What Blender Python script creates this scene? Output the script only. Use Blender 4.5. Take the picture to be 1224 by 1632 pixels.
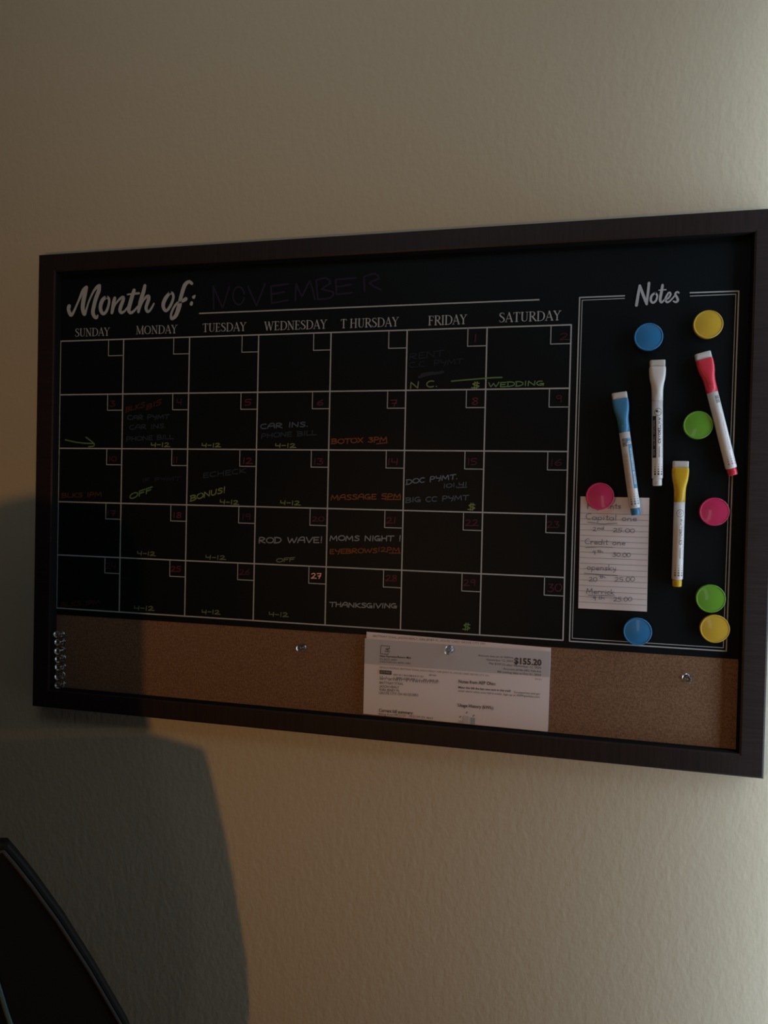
import bpy, bmesh, math, random
from mathutils import Vector, Matrix
random.seed(7)
for o in list(bpy.data.objects): bpy.data.objects.remove(o)
scene = bpy.context.scene
COL = scene.collection

# ------------------------------------------------------------------ camera
S, Z0, F = 1.012, 1.55, 1180.0            # scale, height of the calendar grid's top edge, focal length in pixels
CAM = Vector((0.65855583*S, -0.86905464*S, -0.20342187*S + Z0))
RX = Vector((0.97241782, 0.23217815, 0.02229101))      # camera right
DN = Vector((0.02544534, -0.01059946, -0.99962002))    # camera down
FW = Vector((-0.23185366, 0.97261552, -0.01621496))    # camera forward
cd = bpy.data.cameras.new('camera'); cam = bpy.data.objects.new('camera', cd); COL.objects.link(cam)
cam.matrix_world = Matrix(((RX.x, -DN.x, -FW.x, CAM.x), (RX.y, -DN.y, -FW.y, CAM.y), (RX.z, -DN.z, -FW.z, CAM.z), (0, 0, 0, 1)))
cd.sensor_fit = 'VERTICAL'; cd.sensor_height = 36.0; cd.sensor_width = 27.0; cd.lens = F*36.0/1632.0
cd.clip_start = 0.01
scene.camera = cam

# ------------------------------------------------------------------ light
scene.view_settings.view_transform = 'Standard'; scene.view_settings.look = 'None'
scene.view_settings.gamma = 1.0; scene.view_settings.use_curve_mapping = False
scene.view_settings.exposure = 0.0
w = bpy.data.worlds.new('world'); scene.world = w; w.use_nodes = True
w.node_tree.nodes['Background'].inputs[0].default_value = (0.95, 0.97, 1.0, 1)
w.node_tree.nodes['Background'].inputs[1].default_value = 0.006

def light(name, kind, loc, energy, color, **kw):
    d = bpy.data.lights.new(name, kind); d.energy = energy; d.color = color
    for k, v in kw.items(): setattr(d, k, v)
    o = bpy.data.objects.new(name, d); COL.objects.link(o); o.location = loc
    return o
# unseen window in the right wall, slot width shaped for cool grazing daylight
WIN_X, WIN_Y0, WIN_Y1, WIN_Z0, WIN_Z1 = 1.035, -0.025, -0.14, 0.40, 1.95
win = light('window_daylight', 'AREA', (WIN_X+0.012, (WIN_Y0+WIN_Y1)/2, (WIN_Z0+WIN_Z1)/2), 3.35, (0.63, 0.80, 1.0),
            shape='RECTANGLE', size=WIN_Z1-WIN_Z0, size_y=abs(WIN_Y1-WIN_Y0))
win.rotation_euler = (0, math.radians(90), 0)     # shines along -X into the room
# added unseen strip light behind the camera, only for a reflection on the magnets
door = light('magnet_glint_light', 'AREA', (1.0, -2.4, 1.15), 0.5, (1.0, 0.9, 0.8), shape='RECTANGLE', size=0.16, size_y=0.55)
door.rotation_euler = (math.radians(90), 0, math.radians(6))
# added overhead fill for ceiling bounce, and a small warm lamp beside the photographer
top = light('overhead_fill', 'AREA', (0.45, -1.0, 2.35), 0.87, (0.74, 0.89, 1.0), shape='RECTANGLE', size=0.9, size_y=0.5, spread=math.radians(120))
top.rotation_euler = (math.radians(72), 0, 0)
lamp = light('room_lamp', 'POINT', (0.315*S, -1.0*S, -0.375*S+Z0), 5.2, (1.0, 0.48, 0.14), shadow_soft_size=0.009)

# ------------------------------------------------------------------ helpers
def at(x, y, depth=0.0):
    """photo pixel -> point on the plane `depth` in front of the writing surface"""
    d = RX*((x-612.0)/F) + DN*((y-816.0)/F) + FW
    t = (-depth - CAM.y)/d.y
    return CAM + d*t

def srgb(r, g, b):
    f = lambda c: (c/255/12.92) if c/255 <= 0.04045 else ((c/255+0.055)/1.055)**2.4
    return (f(r), f(g), f(b), 1)

MATS = {}
def mat(name, color, rough=0.5, spec=0.5, metal=0.0, trans=0.0, ior=1.45, coat=0.0, bump=None, noise=None):
    if name in MATS: return MATS[name]
    m = bpy.data.materials.new(name); m.use_nodes = True
    nt = m.node_tree; b = nt.nodes['Principled BSDF']
    c = color if len(color) == 4 else (*color, 1)
    b.inputs['Base Color'].default_value = c
    b.inputs['Roughness'].default_value = rough
    b.inputs['Specular IOR Level'].default_value = spec
    b.inputs['Metallic'].default_value = metal
    b.inputs['Transmission Weight'].default_value = trans
    b.inputs['IOR'].default_value = ior
    b.inputs['Coat Weight'].default_value = coat
    tc = nt.nodes.new('ShaderNodeTexCoord')
    def nz(scale, stretch, detail=3.0, rgh=0.55):
        mp = nt.nodes.new('ShaderNodeMapping'); mp.inputs['Scale'].default_value = stretch
        nt.links.new(tc.outputs['Object'], mp.inputs['Vector'])
        n = nt.nodes.new('ShaderNodeTexNoise'); n.inputs['Scale'].default_value = scale
        n.inputs['Detail'].default_value = detail; n.inputs['Roughness'].default_value = rgh
        nt.links.new(mp.outputs['Vector'], n.inputs['Vector'])
        return n
    if noise:          # (scale, stretch, dark colour, low, high)
        n = nz(noise[0], noise[1]); r = nt.nodes.new('ShaderNodeValToRGB')
        r.color_ramp.elements[0].color = noise[2]; r.color_ramp.elements[0].position = noise[3]
        r.color_ramp.elements[1].color = c; r.color_ramp.elements[1].position = noise[4]
        nt.links.new(n.outputs['Fac'], r.inputs['Fac']); nt.links.new(r.outputs['Color'], b.inputs['Base Color'])
    if bump:           # (scale, stretch, strength, distance)
        n = nz(bump[0], bump[1], 2.0); bp = nt.nodes.new('ShaderNodeBump')
        bp.inputs['Strength'].default_value = bump[2]; bp.inputs['Distance'].default_value = bump[3]
        nt.links.new(n.outputs['Fac'], bp.inputs['Height']); nt.links.new(bp.outputs['Normal'], b.inputs['Normal'])
    MATS[name] = m
    return m

def link(name, bm, m, parent=None, smooth=False, local=False, recalc=True):
    if recalc: bmesh.ops.recalc_face_normals(bm, faces=bm.faces[:])
    me = bpy.data.meshes.new(name); bm.to_mesh(me); bm.free()
    for mm in (m if isinstance(m, list) else [m]): me.materials.append(mm)
    if smooth:
        for p in me.polygons: p.use_smooth = True
    o = bpy.data.objects.new(name, me); COL.objects.link(o)
    if parent is not None:
        o.parent = parent
        if not local: o.matrix_parent_inverse = world_of(parent).inverted()
    return o
def world_of(o):
    m = Matrix.LocRotScale(o.location, o.rotation_euler, o.scale)
    if o.parent: m = world_of(o.parent) @ o.matrix_parent_inverse @ m
    return m
def empty(name, loc, rot=(0, 0, 0)):
    o = bpy.data.objects.new(name, None); COL.objects.link(o); o.location = loc; o.rotation_euler = rot
    o.empty_display_size = 0.02
    return o
def tag(o, label=None, cat=None, group=None, kind=None):
    if label: o['label'] = label
    if cat: o['category'] = cat
    if group: o['group'] = group
    if kind: o['kind'] = kind
    return o
def copy_tree(o, parent=None):
    c = o.copy(); COL.objects.link(c)
    if parent is not None: c.parent = parent
    for ch in [x for x in o.children]: copy_tree(ch, c)
    return c
def box(bm, x0, x1, y0, y1, z0, z1, bev=0.0):
    v = [bm.verts.new((x, y, z)) for x in (x0, x1) for y in (y0, y1) for z in (z0, z1)]
    f = [(0, 1, 3, 2), (4, 6, 7, 5), (0, 4, 5, 1), (2, 3, 7, 6), (0, 2, 6, 4), (1, 5, 7, 3)]
    fs = [bm.faces.new([v[i] for i in q]) for q in f]
    if bev:
        es = list({e for q in fs for e in q.edges})
        bmesh.ops.bevel(bm, geom=es, offset=bev, segments=2, affect='EDGES', profile=0.6)
def lathe(bm, prof, n=32, axis='Y', close=True):
    """prof: (radius, height) pairs; the height runs along -Y (towards the room) or Z"""
    rings = []
    for r, h in prof:
        ring = []
        for k in range(n):
            a = 2*math.pi*k/n; c, s = math.cos(a)*r, math.sin(a)*r
            ring.append(bm.verts.new((c, -h, s) if axis == 'Y' else (c, s, h)))
        rings.append(ring)
    for a, b in zip(rings, rings[1:]):
        for k in range(n): bm.faces.new((a[k], a[(k+1) % n], b[(k+1) % n], b[k]))
    if close:
        bm.faces.new(rings[0]); bm.faces.new(list(reversed(rings[-1])))
def tube(bm, pts, r, n=8):
    rings = []
    for i, p in enumerate(pts):
        p = Vector(p); t = (Vector(pts[min(i+1, len(pts)-1)]) - Vector(pts[max(i-1, 0)])).normalized()
        a = t.cross(Vector((0.31, 0.93, 0.2))).normalized(); b = t.cross(a)
        rings.append([bm.verts.new(p + a*math.cos(2*math.pi*k/n)*r + b*math.sin(2*math.pi*k/n)*r) for k in range(n)])
    for q, s in zip(rings, rings[1:]):
        for k in range(n): bm.faces.new((q[k], q[(k+1) % n], s[(k+1) % n], s[k]))
    bm.faces.new(rings[0]); bm.faces.new(rings[-1])
def catmull(P, sub=6):
    out = []
    n = len(P)
    for i in range(n-1):
        p0, p1, p2, p3 = P[max(i-1, 0)], P[i], P[i+1], P[min(i+2, n-1)]
        for k in range(sub):
            t = k/sub
            out.append(tuple(0.5*((2*b) + (c-a)*t + (2*a-5*b+4*c-d)*t*t + (3*b-a-3*c+d)*t**3) for a, b, c, d in zip(p0, p1, p2, p3)))
    out.append(tuple(P[-1]))
    return out
LAY = [0]
def ribbon(bm, P, W, cap=8):
    """flat ink line: P world points on a plane facing the room, W width (one or per point).
    One strip with shared joints; a sharp turn starts a new strip a hair above the last one."""
    if not isinstance(W, (list, tuple)): W = [W]*len(P)
    Q = [(P[0], W[0])]
    for p, ww in zip(P[1:], W[1:]):
        if (p-Q[-1][0]).length > 2e-5: Q.append((p, ww))
    if len(Q) < 2: return
    runs = [[Q[0]]]
    for k in range(1, len(Q)):
        runs[-1].append(Q[k])
        if k < len(Q)-1:
            a = (Q[k][0]-Q[k-1][0]); b = (Q[k+1][0]-Q[k][0]); a.y = b.y = 0
            if a.normalized().dot(b.normalized()) < 0.6: runs.append([Q[k]])
    for run in runs:
        LAY[0] = (LAY[0]+1) % 14; up = Vector((0, -1.4e-5*LAY[0], 0))
        L, R = [], []; n = len(run)
        for k, (p, ww) in enumerate(run):
            d0 = (run[k][0]-run[k-1][0]).normalized() if k > 0 else None
            d1 = (run[k+1][0]-run[k][0]).normalized() if k < n-1 else None
            t = ((d0 or d1)+(d1 or d0)); t.y = 0; t.normalize()
            nr = Vector((-t.z, 0, t.x))
            L.append(bm.verts.new(p+up+nr*ww/2)); R.append(bm.verts.new(p+up-nr*ww/2))
        for k in range(n-1): bm.faces.new((R[k], R[k+1], L[k+1], L[k]))
        if cap:
            for k, sg in ((0, -1), (n-1, 1)):
                p, ww = run[k]; q = run[1][0]-run[0][0] if k == 0 else run[-1][0]-run[-2][0]; q.y = 0; q.normalize()
                nr = Vector((-q.z, 0, q.x)); m = max(2, cap//2)
                arcv = [bm.verts.new(p+up+nr*(ww/2*math.cos(math.pi*i/m))+q*(sg*ww/2*math.sin(math.pi*i/m))) for i in range(1, m)]
                loop = [L[k]]+arcv+[R[k]]
                bm.faces.new(loop if sg > 0 else list(reversed(loop)))

# ------------------------------------------------------------------ materials
M_wall = mat('painted_wall', (0.60, 0.53, 0.38), 0.62, 0.35, bump=(150, (1, 1, 0.6), 0.42, 0.0010))
M_floor = mat('wood_floor', (0.12, 0.065, 0.035), 0.45, noise=(6, (1, 12, 1), (0.07, 0.035, 0.02, 1), 0.35, 0.65))
M_white = mat('white_trim', (0.75, 0.74, 0.70), 0.5)
M_frame = mat('dark_wood', (0.026, 0.0165, 0.0145), 0.46, 0.28, noise=(14, (2, 2, 30), (0.017, 0.0105, 0.009, 1), 0.3, 0.7), bump=(22, (2, 2, 40), 0.12, 0.0004))
M_frameh = mat('dark_wood_across', (0.026, 0.0165, 0.0145), 0.46, 0.28, noise=(14, (2, 2, 30), (0.017, 0.0105, 0.009, 1), 0.3, 0.7), bump=(22, (2, 2, 40), 0.12, 0.0004))
for mname in ('dark_wood_across',):
    for n in MATS[mname].node_tree.nodes:
        if n.type == 'MAPPING': n.inputs['Scale'].default_value = (30, 2, 2)
M_board = mat('black_board', (0.0050, 0.0078, 0.0096), 0.5, 0.13, noise=(9, (1, 1, 1), (0.0042, 0.0064, 0.0078, 1), 0.35, 0.7))
M_lip = mat('black_inner_lip', (0.006, 0.0055, 0.005), 0.8, 0.1)
M_cork = mat('cork', (0.255, 0.148, 0.084), 0.9, 0.2, noise=(480, (1, 1, 1), (0.15, 0.080, 0.043, 1), 0.34, 0.62), bump=(600, (1, 1, 1), 0.3, 0.0005))
M_print = mat('white_print', (0.44, 0.46, 0.47), 0.7, 0.2)
M_glass = mat('clear_plastic', (0.88, 0.86, 0.82), 0.14, 0.6, trans=1.0, ior=1.49)
M_steel = mat('steel', (0.6, 0.6, 0.6), 0.25, metal=1.0)
M_paper = mat('bill_paper', (0.78, 0.71, 0.71), 0.75, 0.3)
M_band = mat('bill_grey_band', (0.52, 0.50, 0.515), 0.75, 0.3)
M_note = mat('note_paper', (0.73, 0.66, 0.645), 0.75, 0.3)
M_type = mat('black_type', (0.045, 0.04, 0.045), 0.7)
M_typegrey = mat('grey_type', (0.20, 0.17, 0.17), 0.7)
M_rule = mat('ruled_line', (0.24, 0.20, 0.20), 0.7)
M_pencil = mat('pencil_line', (0.13, 0.11, 0.115), 0.7)

# ------------------------------------------------------------------ room
YW = 0.0105                                      # the wall's face behind the board
bm = bmesh.new(); box(bm, -2.4, WIN_X+0.14, YW, YW+0.12, 0, 2.6); tag(link('wall_back', bm, M_wall), kind='structure')
bm = bmesh.new(); box(bm, -2.4, WIN_X+0.14, -3.2, YW+0.12, -0.1, 0); tag(link('floor', bm, M_floor), kind='structure')
bm = bmesh.new(); box(bm, -2.4, WIN_X+0.14, -3.2, YW+0.12, 2.6, 2.7); tag(link('ceiling', bm, M_white), kind='structure')
bm = bmesh.new()
box(bm, WIN_X, WIN_X+0.14, WIN_Y0, YW, 0, 2.6); box(bm, WIN_X, WIN_X+0.14, -0.62, WIN_Y1, 0, 2.6)
box(bm, WIN_X, WIN_X+0.14, WIN_Y1, WIN_Y0, 0, WIN_Z0); box(bm, WIN_X, WIN_X+0.14, WIN_Y1, WIN_Y0, WIN_Z1, 2.6)
tag(link('wall_right', bm, M_wall), kind='structure')
bm = bmesh.new()
ym = (WIN_Y0+WIN_Y1)/2; zm = (WIN_Z0+WIN_Z1)/2; xa, xb = WIN_X+0.06, WIN_X+0.10
for q in ((WIN_Y0-0.04, WIN_Y0, WIN_Z0, WIN_Z1), (WIN_Y1, WIN_Y1+0.04, WIN_Z0, WIN_Z1), (WIN_Y1+0.04, WIN_Y0-0.04, WIN_Z0, WIN_Z0+0.04),
          (WIN_Y1+0.04, WIN_Y0-0.04, WIN_Z1-0.04, WIN_Z1), (WIN_Y1+0.04, WIN_Y0-0.04, zm-0.02, zm+0.02)):
    box(bm, xa, xb, q[0], q[1], q[2], q[3])
tag(link('window_1', bm, M_white), kind='structure')

# ------------------------------------------------------------------ calendar board
X0, X1, ZB, ZT = -0.0275*S, 0.8763*S, -0.4917*S+Z0, 0.1135*S+Z0        # outer edge of the frame
IX0, IX1, IZB, IZT = -0.0002*S, 0.8504*S, -0.4660*S+Z0, 0.0886*S+Z0    # inner edge
FRONT = 0.012*S; ZC = -0.3677*S+Z0                                      # frame face, line between board and cork
board = tag(empty('calendar_board', ((X0+X1)/2, YW, ZB)), 'large dark wood framed monthly calendar blackboard with a cork strip, hung on the wall', 'calendar')

def rail(pts_out, pts_in, m):
    """one mitred rail: outer edge a-b and inner edge c-d in (x, z)"""
    bm = bmesh.new(); e = 0.0022
    (ax, az), (bx_, bz) = pts_out; (cx, cz), (dx, dz) = pts_in
    def ring(o, i):
        ox, oz = o; ix, iz = i
        vx, vz = (ix-ox), (iz-oz)
        g = lambda t, y: bm.verts.new((ox+vx*t, y, oz+vz*t))
        tw = 0.0022/0.027
        return [g(0, YW), g(0, -FRONT+e), g(tw*0.35, -FRONT+e*0.3), g(tw, -FRONT), g(1-tw*1.4, -FRONT), g(1-tw*0.5, -FRONT+e*0.4), g(1, -FRONT+e*1.3), g(1, YW)]
    A = ring((ax, az), (cx, cz)); B = ring((bx_, bz), (dx, dz))
    for k in range(8):
        fc = bm.faces.new((A[k], A[(k+1) % 8], B[(k+1) % 8], B[k]))
        if k in (5, 6): fc.material_index = 1
    bm.faces.new(A); bm.faces.new(list(reversed(B)))
    link('frame_rail', bm, [m, M_lip], board)
rail(((X0, ZT), (X1, ZT)), ((IX0, IZT), (IX1, IZT)), M_frameh)
rail(((X0, ZB), (X1, ZB)), ((IX0, IZB), (IX1, IZB)), M_frameh)
rail(((X0, ZB), (X0, ZT)), ((IX0, IZB), (IX0, IZT)), M_frame)
rail(((X1, ZB), (X1, ZT)), ((IX1, IZB), (IX1, IZT)), M_frame)
bm = bmesh.new(); box(bm, IX0, IX1, 0.0, 0.008, ZC, IZT)
panel = tag(link('blackboard_panel', bm, M_board, board), 'matt black writing surface')
bm = bmesh.new(); box(bm, IX0, IX1, 0.0004, 0.008, IZB, ZC)
cork = tag(link('cork_strip', bm, M_cork, board), 'brown speckled cork strip')

INK = 0.0004
# printed grid: seven columns, five rows, a small date box in every cell
CW, CH = 0.095*S, 0.0718135*S
def P2(x, z, d=INK): return Vector((x, -d, z))
bm = bmesh.new()
for c in range(8): ribbon(bm, [P2(c*CW, Z0), P2(c*CW, Z0-5*CH)], 0.0016)
for r in range(6): ribbon(bm, [P2(0, Z0-r*CH), P2(7*CW, Z0-r*CH)], 0.0016)
for c in range(7):
    for r in range(5):
        xa, zb = (c+0.765)*CW, Z0-(r+0.295)*CH
        ribbon(bm, [P2(xa, Z0-r*CH), P2(xa, zb), P2((c+1)*CW, zb)], 0.0010)
tag(link('printed_grid', bm, M_print, panel), 'white printed day grid')
bm = bmesh.new(); ribbon(bm, [at(318, 499.5, INK), at(859, 477.7, INK)], 0.0016)
link('printed_line', bm, M_print, panel)
# double border of the notes column
bm = bmesh.new()
nb = [(995.3, 471.4), (923.8, 474.2), (907.6, 1021.8), (1157.5, 1037.7), (1177.4, 463.9), (1099.9, 466.6)]
ni = [(995.3, 475.6), (927.8, 478.6), (912.0, 1017.2), (1152.7, 1032.4), (1172.8, 468.9), (1099.9, 471.8)]
ribbon(bm, [at(x, y, INK) for x, y in nb], 0.0014); ribbon(bm, [at(x, y, INK) for x, y in ni], 0.0008)
link('notes_border', bm, M_print, panel)

# brush-script headings, traced as variable-width strokes
def script(name, strokes, parent, wk=1.0):
    bm = bmesh.new()
    for ox, oy, sc, st in strokes:
        P = catmull(st, 6)
        pts = [at(ox+x/sc, oy+y/sc, INK) for x, y, ww in P]
        pu = (at(ox+5, oy) - at(ox, oy)).length/5
        ribbon(bm, pts, [max(ww/sc*pu*wk, 0.0006) for x, y, ww in P], cap=12)
    return link(name, bm, M_print, parent)
A = (100, 440, 10.2); B = (210, 440, 10.2); N = (1000, 440, 12.24)
script('script_heading', [
    (*A, [(105, 490, 58), (95, 545, 55), (130, 630, 52), (170, 600, 40), (255, 410, 32), (330, 240, 50), (385, 185, 52)]),
    (*A, [(385, 185, 52), (365, 280, 64), (335, 420, 66), (328, 540, 62), (355, 620, 50), (385, 540, 32), (430, 400, 28), (500, 250, 34), (560, 175, 46), (598, 158, 48)]),
    (*A, [(598, 158, 48), (585, 240, 62), (540, 360, 62), (508, 480, 60), (490, 590, 58), (515, 655, 52), (550, 678, 42), (568, 640, 24)]),
    (*A, [(705, 338, 46), (645, 395, 60), (612, 500, 58), (630, 585, 50), (668, 612, 44), (715, 560, 42), (752, 440, 38), (748, 365, 38), (705, 338, 46)]),
    (*A, [(845, 358, 46), (825, 450, 56), (800, 595, 44)]),
    (*A, [(805, 585, 40), (850, 470, 26), (925, 375, 35), (978, 345, 45), (985, 385, 50), (945, 490, 56), (930, 560, 50), (958, 595, 42), (1010, 565, 30), (1060, 500, 28)]),
    (*A, [(1160, 232, 50), (1120, 360, 60), (1082, 500, 60), (1075, 565, 50), (1108, 598, 42), (1165, 560, 34), (1225, 490, 28)]),
    (*A, [(1050, 300, 18), (1150, 287, 30), (1240, 280, 30)]),
    (*B, [(213, 158, 50), (190, 260, 60), (140, 420, 60), (110, 580, 44)]),
    (*B, [(115, 565, 35), (170, 430, 30), (230, 345, 40), (272, 328, 50), (273, 385, 56), (237, 490, 52), (237, 548, 46), (265, 580, 40), (310, 540, 34), (360, 448, 25)]),
    (*B, [(620, 270, 45), (545, 370, 60), (512, 470, 58), (532, 545, 48), (570, 560, 42), (625, 490, 42), (675, 365, 40), (668, 290, 40), (620, 270, 45)]),
    (*B, [(978, 122, 42), (930, 92, 48), (868, 140, 60), (830, 240, 60), (790, 380, 56), (772, 490, 70), (728, 620, 62), (690, 672, 52), (648, 690, 44), (640, 625, 34), (680, 520, 34), (740, 440, 36), (830, 402, 50), (880, 372, 56)]),
    (*B, [(1028, 318, 22), (1008, 342, 50)]), (*B, [(974, 434, 44), (969, 454, 50)])], panel)
script('script_heading', [
    (*N, [(175, 572, 56), (210, 360, 56), (240, 185, 46)]), (*N, [(242, 185, 44), (300, 350, 56), (375, 545, 50)]), (*N, [(375, 540, 45), (400, 330, 50), (420, 135, 52)]),
    (*N, [(540, 328, 38), (475, 380, 46), (455, 470, 46), (495, 520, 42), (555, 480, 40), (580, 385, 38), (545, 328, 38)]),
    (*N, [(685, 175, 46), (665, 300, 55), (640, 430, 52), (642, 490, 46), (672, 512, 40), (725, 455, 30)]), (*N, [(612, 276, 22), (750, 265, 26)]),
    (*N, [(722, 465, 30), (800, 430, 36), (843, 355, 36), (815, 318, 32), (768, 380, 40), (742, 455, 42), (772, 510, 40), (830, 485, 34), (900, 410, 30), (935, 365, 28)]),
    (*N, [(1003, 330, 30), (970, 308, 34), (932, 350, 40), (965, 415, 45), (982, 475, 46), (942, 508, 40), (898, 492, 28)])], panel)

# serif weekday names: (polyline, heavy?) on a unit-high letter, first value = width
H, T = 0.135, 0.05
SER = {
 'S': (0.50, [([(.42, .80), (.40, .92), (.30, .98), (.17, .96), (.09, .86), (.10, .72), (.22, .58), (.36, .44), (.44, .28), (.38, .10), (.24, .02), (.10, .06), (.05, .22)], [T, T, T, .08, .1, H, H, H, H, .1, T, T, T])]),
 'U': (0.66, [([(.15, .97), (.15, .30), (.20, .10), (.34, .02), (.48, .10), (.54, .30), (.54, .97)], [H, H, .1, T, T, T, T]), ([(.04, .98), (.26, .98)], T), ([(.44, .98), (.64, .98)], T)]),
 'N': (0.70, [([(.14, .02), (.14, .96)], T), ([(.12, .97), (.57, .03)], H), ([(.57, .03), (.57, .98)], T), ([(.04, .02), (.25, .02)], T), ([(.46, .98), (.67, .98)], T), ([(.04, .98), (.16, .98)], T)]),
 'D': (0.70, [([(.15, .02), (.15, .98)], H), ([(.05, .98), (.32, .98), (.50, .90), (.62, .68), (.63, .40), (.54, .14), (.34, .02), (.05, .02)], [T, T, .08, H, H, .08, T, T])]),
 'A': (0.66, [([(.08, .02), (.33, .98)], T), ([(.33, .98), (.58, .02)], H), ([(.16, .34), (.49, .34)], T), ([(.01, .02), (.17, .02)], T), ([(.46, .02), (.66, .02)], T)]),
 'Y': (0.62, [([(.08, .98), (.31, .48)], H), ([(.54, .98), (.31, .48)], T), ([(.31, .50), (.31, .02)], H), ([(.0, .98), (.19, .98)], T), ([(.43, .98), (.62, .98)], T), ([(.20, .02), (.42, .02)], T)]),
 'M': (0.86, [([(.12, .02), (.15, .98)], T), ([(.15, .98), (.42, .06)], H), ([(.42, .06), (.70, .98)], T), ([(.70, .98), (.73, .02)], H), ([(.03, .02), (.21, .02)], T), ([(.61, .02), (.83, .02)], T), ([(.06, .98), (.18, .98)], T), ([(.67, .98), (.80, .98)], T)]),
 'O': (0.74, [([(.36, .98), (.18, .90), (.09, .68), (.08, .36), (.17, .12), (.36, .02), (.55, .10), (.64, .32), (.65, .64), (.55, .88), (.36, .98)], [T, .09, H, H, .09, T, .09, H, H, .09, T])]),
 'T': (0.60, [([(.30, .02), (.30, .98)], H), ([(.04, .82), (.06, .98), (.54, .98), (.56, .82)], T), ([(.18, .02), (.42, .02)], T)]),
 'E': (0.56, [([(.15, .02), (.15, .98)], H), ([(.04, .98), (.46, .98), (.47, .82)], T), ([(.15, .52), (.38, .52)], T), ([(.38, .60), (.38, .44)], T), ([(.04, .02), (.47, .02), (.50, .20)], T)]),
 'W': (0.94, [([(.09, .98), (.28, .04)], H), ([(.28, .04), (.46, .92)], T), ([(.44, .98), (.64, .04)], H), ([(.64, .04), (.84, .98)], T), ([(.0, .98), (.20, .98)], T), ([(.74, .98), (.94, .98)], T)]),
 'H': (0.74, [([(.16, .02), (.16, .98)], H), ([(.58, .02), (.58, .98)], H), ([(.16, .52), (.58, .52)], T), ([(.05, .98), (.27, .98)], T), ([(.05, .02), (.27, .02)], T), ([(.47, .98), (.69, .98)], T), ([(.47, .02), (.69, .02)], T)]),
 'R': (0.64, [([(.15, .02), (.15, .98)], H), ([(.05, .98), (.34, .98), (.46, .90), (.49, .75), (.44, .58), (.32, .50), (.15, .50)], [T, T, .09, H, .09, T, T]), ([(.30, .50), (.60, .02)], H), ([(.05, .02), (.27, .02)], T)]),
 'F': (0.54, [([(.15, .02), (.15, .98)], H), ([(.04, .98), (.46, .98), (.48, .80)], T), ([(.15, .52), (.38, .52)], T), ([(.38, .60), (.38, .44)], T), ([(.04, .02), (.28, .02)], T)]),
 'I': (0.30, [([(.15, .02), (.15, .98)], H), ([(.04, .98), (.26, .98)], T), ([(.04, .02), (.26, .02)], T)]),
}
def serif(word, a, b, hp, gap_after=None):
    tot = sum(SER[c][0] for c in word) + (0.25 if gap_after is not None else 0)
    bm = bmesh.new(); x = 0
    pa, pb = at(*a, INK), at(*b, INK)
    ux = (pb-pa)/tot; uz = at(a[0], a[1]-hp, INK)-pa; uz = Vector((0, 0, uz.z)); k = uz.z*1.05
    for i, ch in enumerate(word):
        for P, ww in SER[ch][1]:
            W = ww if isinstance(ww, list) else [ww]*len(P)
            if len(P) > 5:
                C = catmull([(px_, pz_, q) for (px_, pz_), q in zip(P, W)], 4); P = [(c[0], c[1]) for c in C]; W = [c[2] for c in C]
            ribbon(bm, [pa + ux*(x+px_) + uz*pz_ for px_, pz_ in P], [q*k*0.92 for q in W], cap=6)
        x += SER[ch][0] + (0.25 if gap_after == i else 0)
    link('weekday_name', bm, M_print, panel)
serif('SUNDAY', (119.5, 536.6), (175, 534.8), 12.6); serif('MONDAY', (216.5, 532.8), (282.5, 531.0), 13)
serif('TUESDAY', (322.5, 529.2), (392.5, 527.2), 13.4); serif('WEDNESDAY', (421, 526.8), (521, 523.6), 13.8)
serif('THURSDAY', (542.5, 523.2), (635.5, 519.8), 14.2, 0); serif('FRIDAY', (682, 518.6), (744, 516.2), 14.8)
serif('SATURDAY', (795, 513.8), (894, 510.2), 15)

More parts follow.
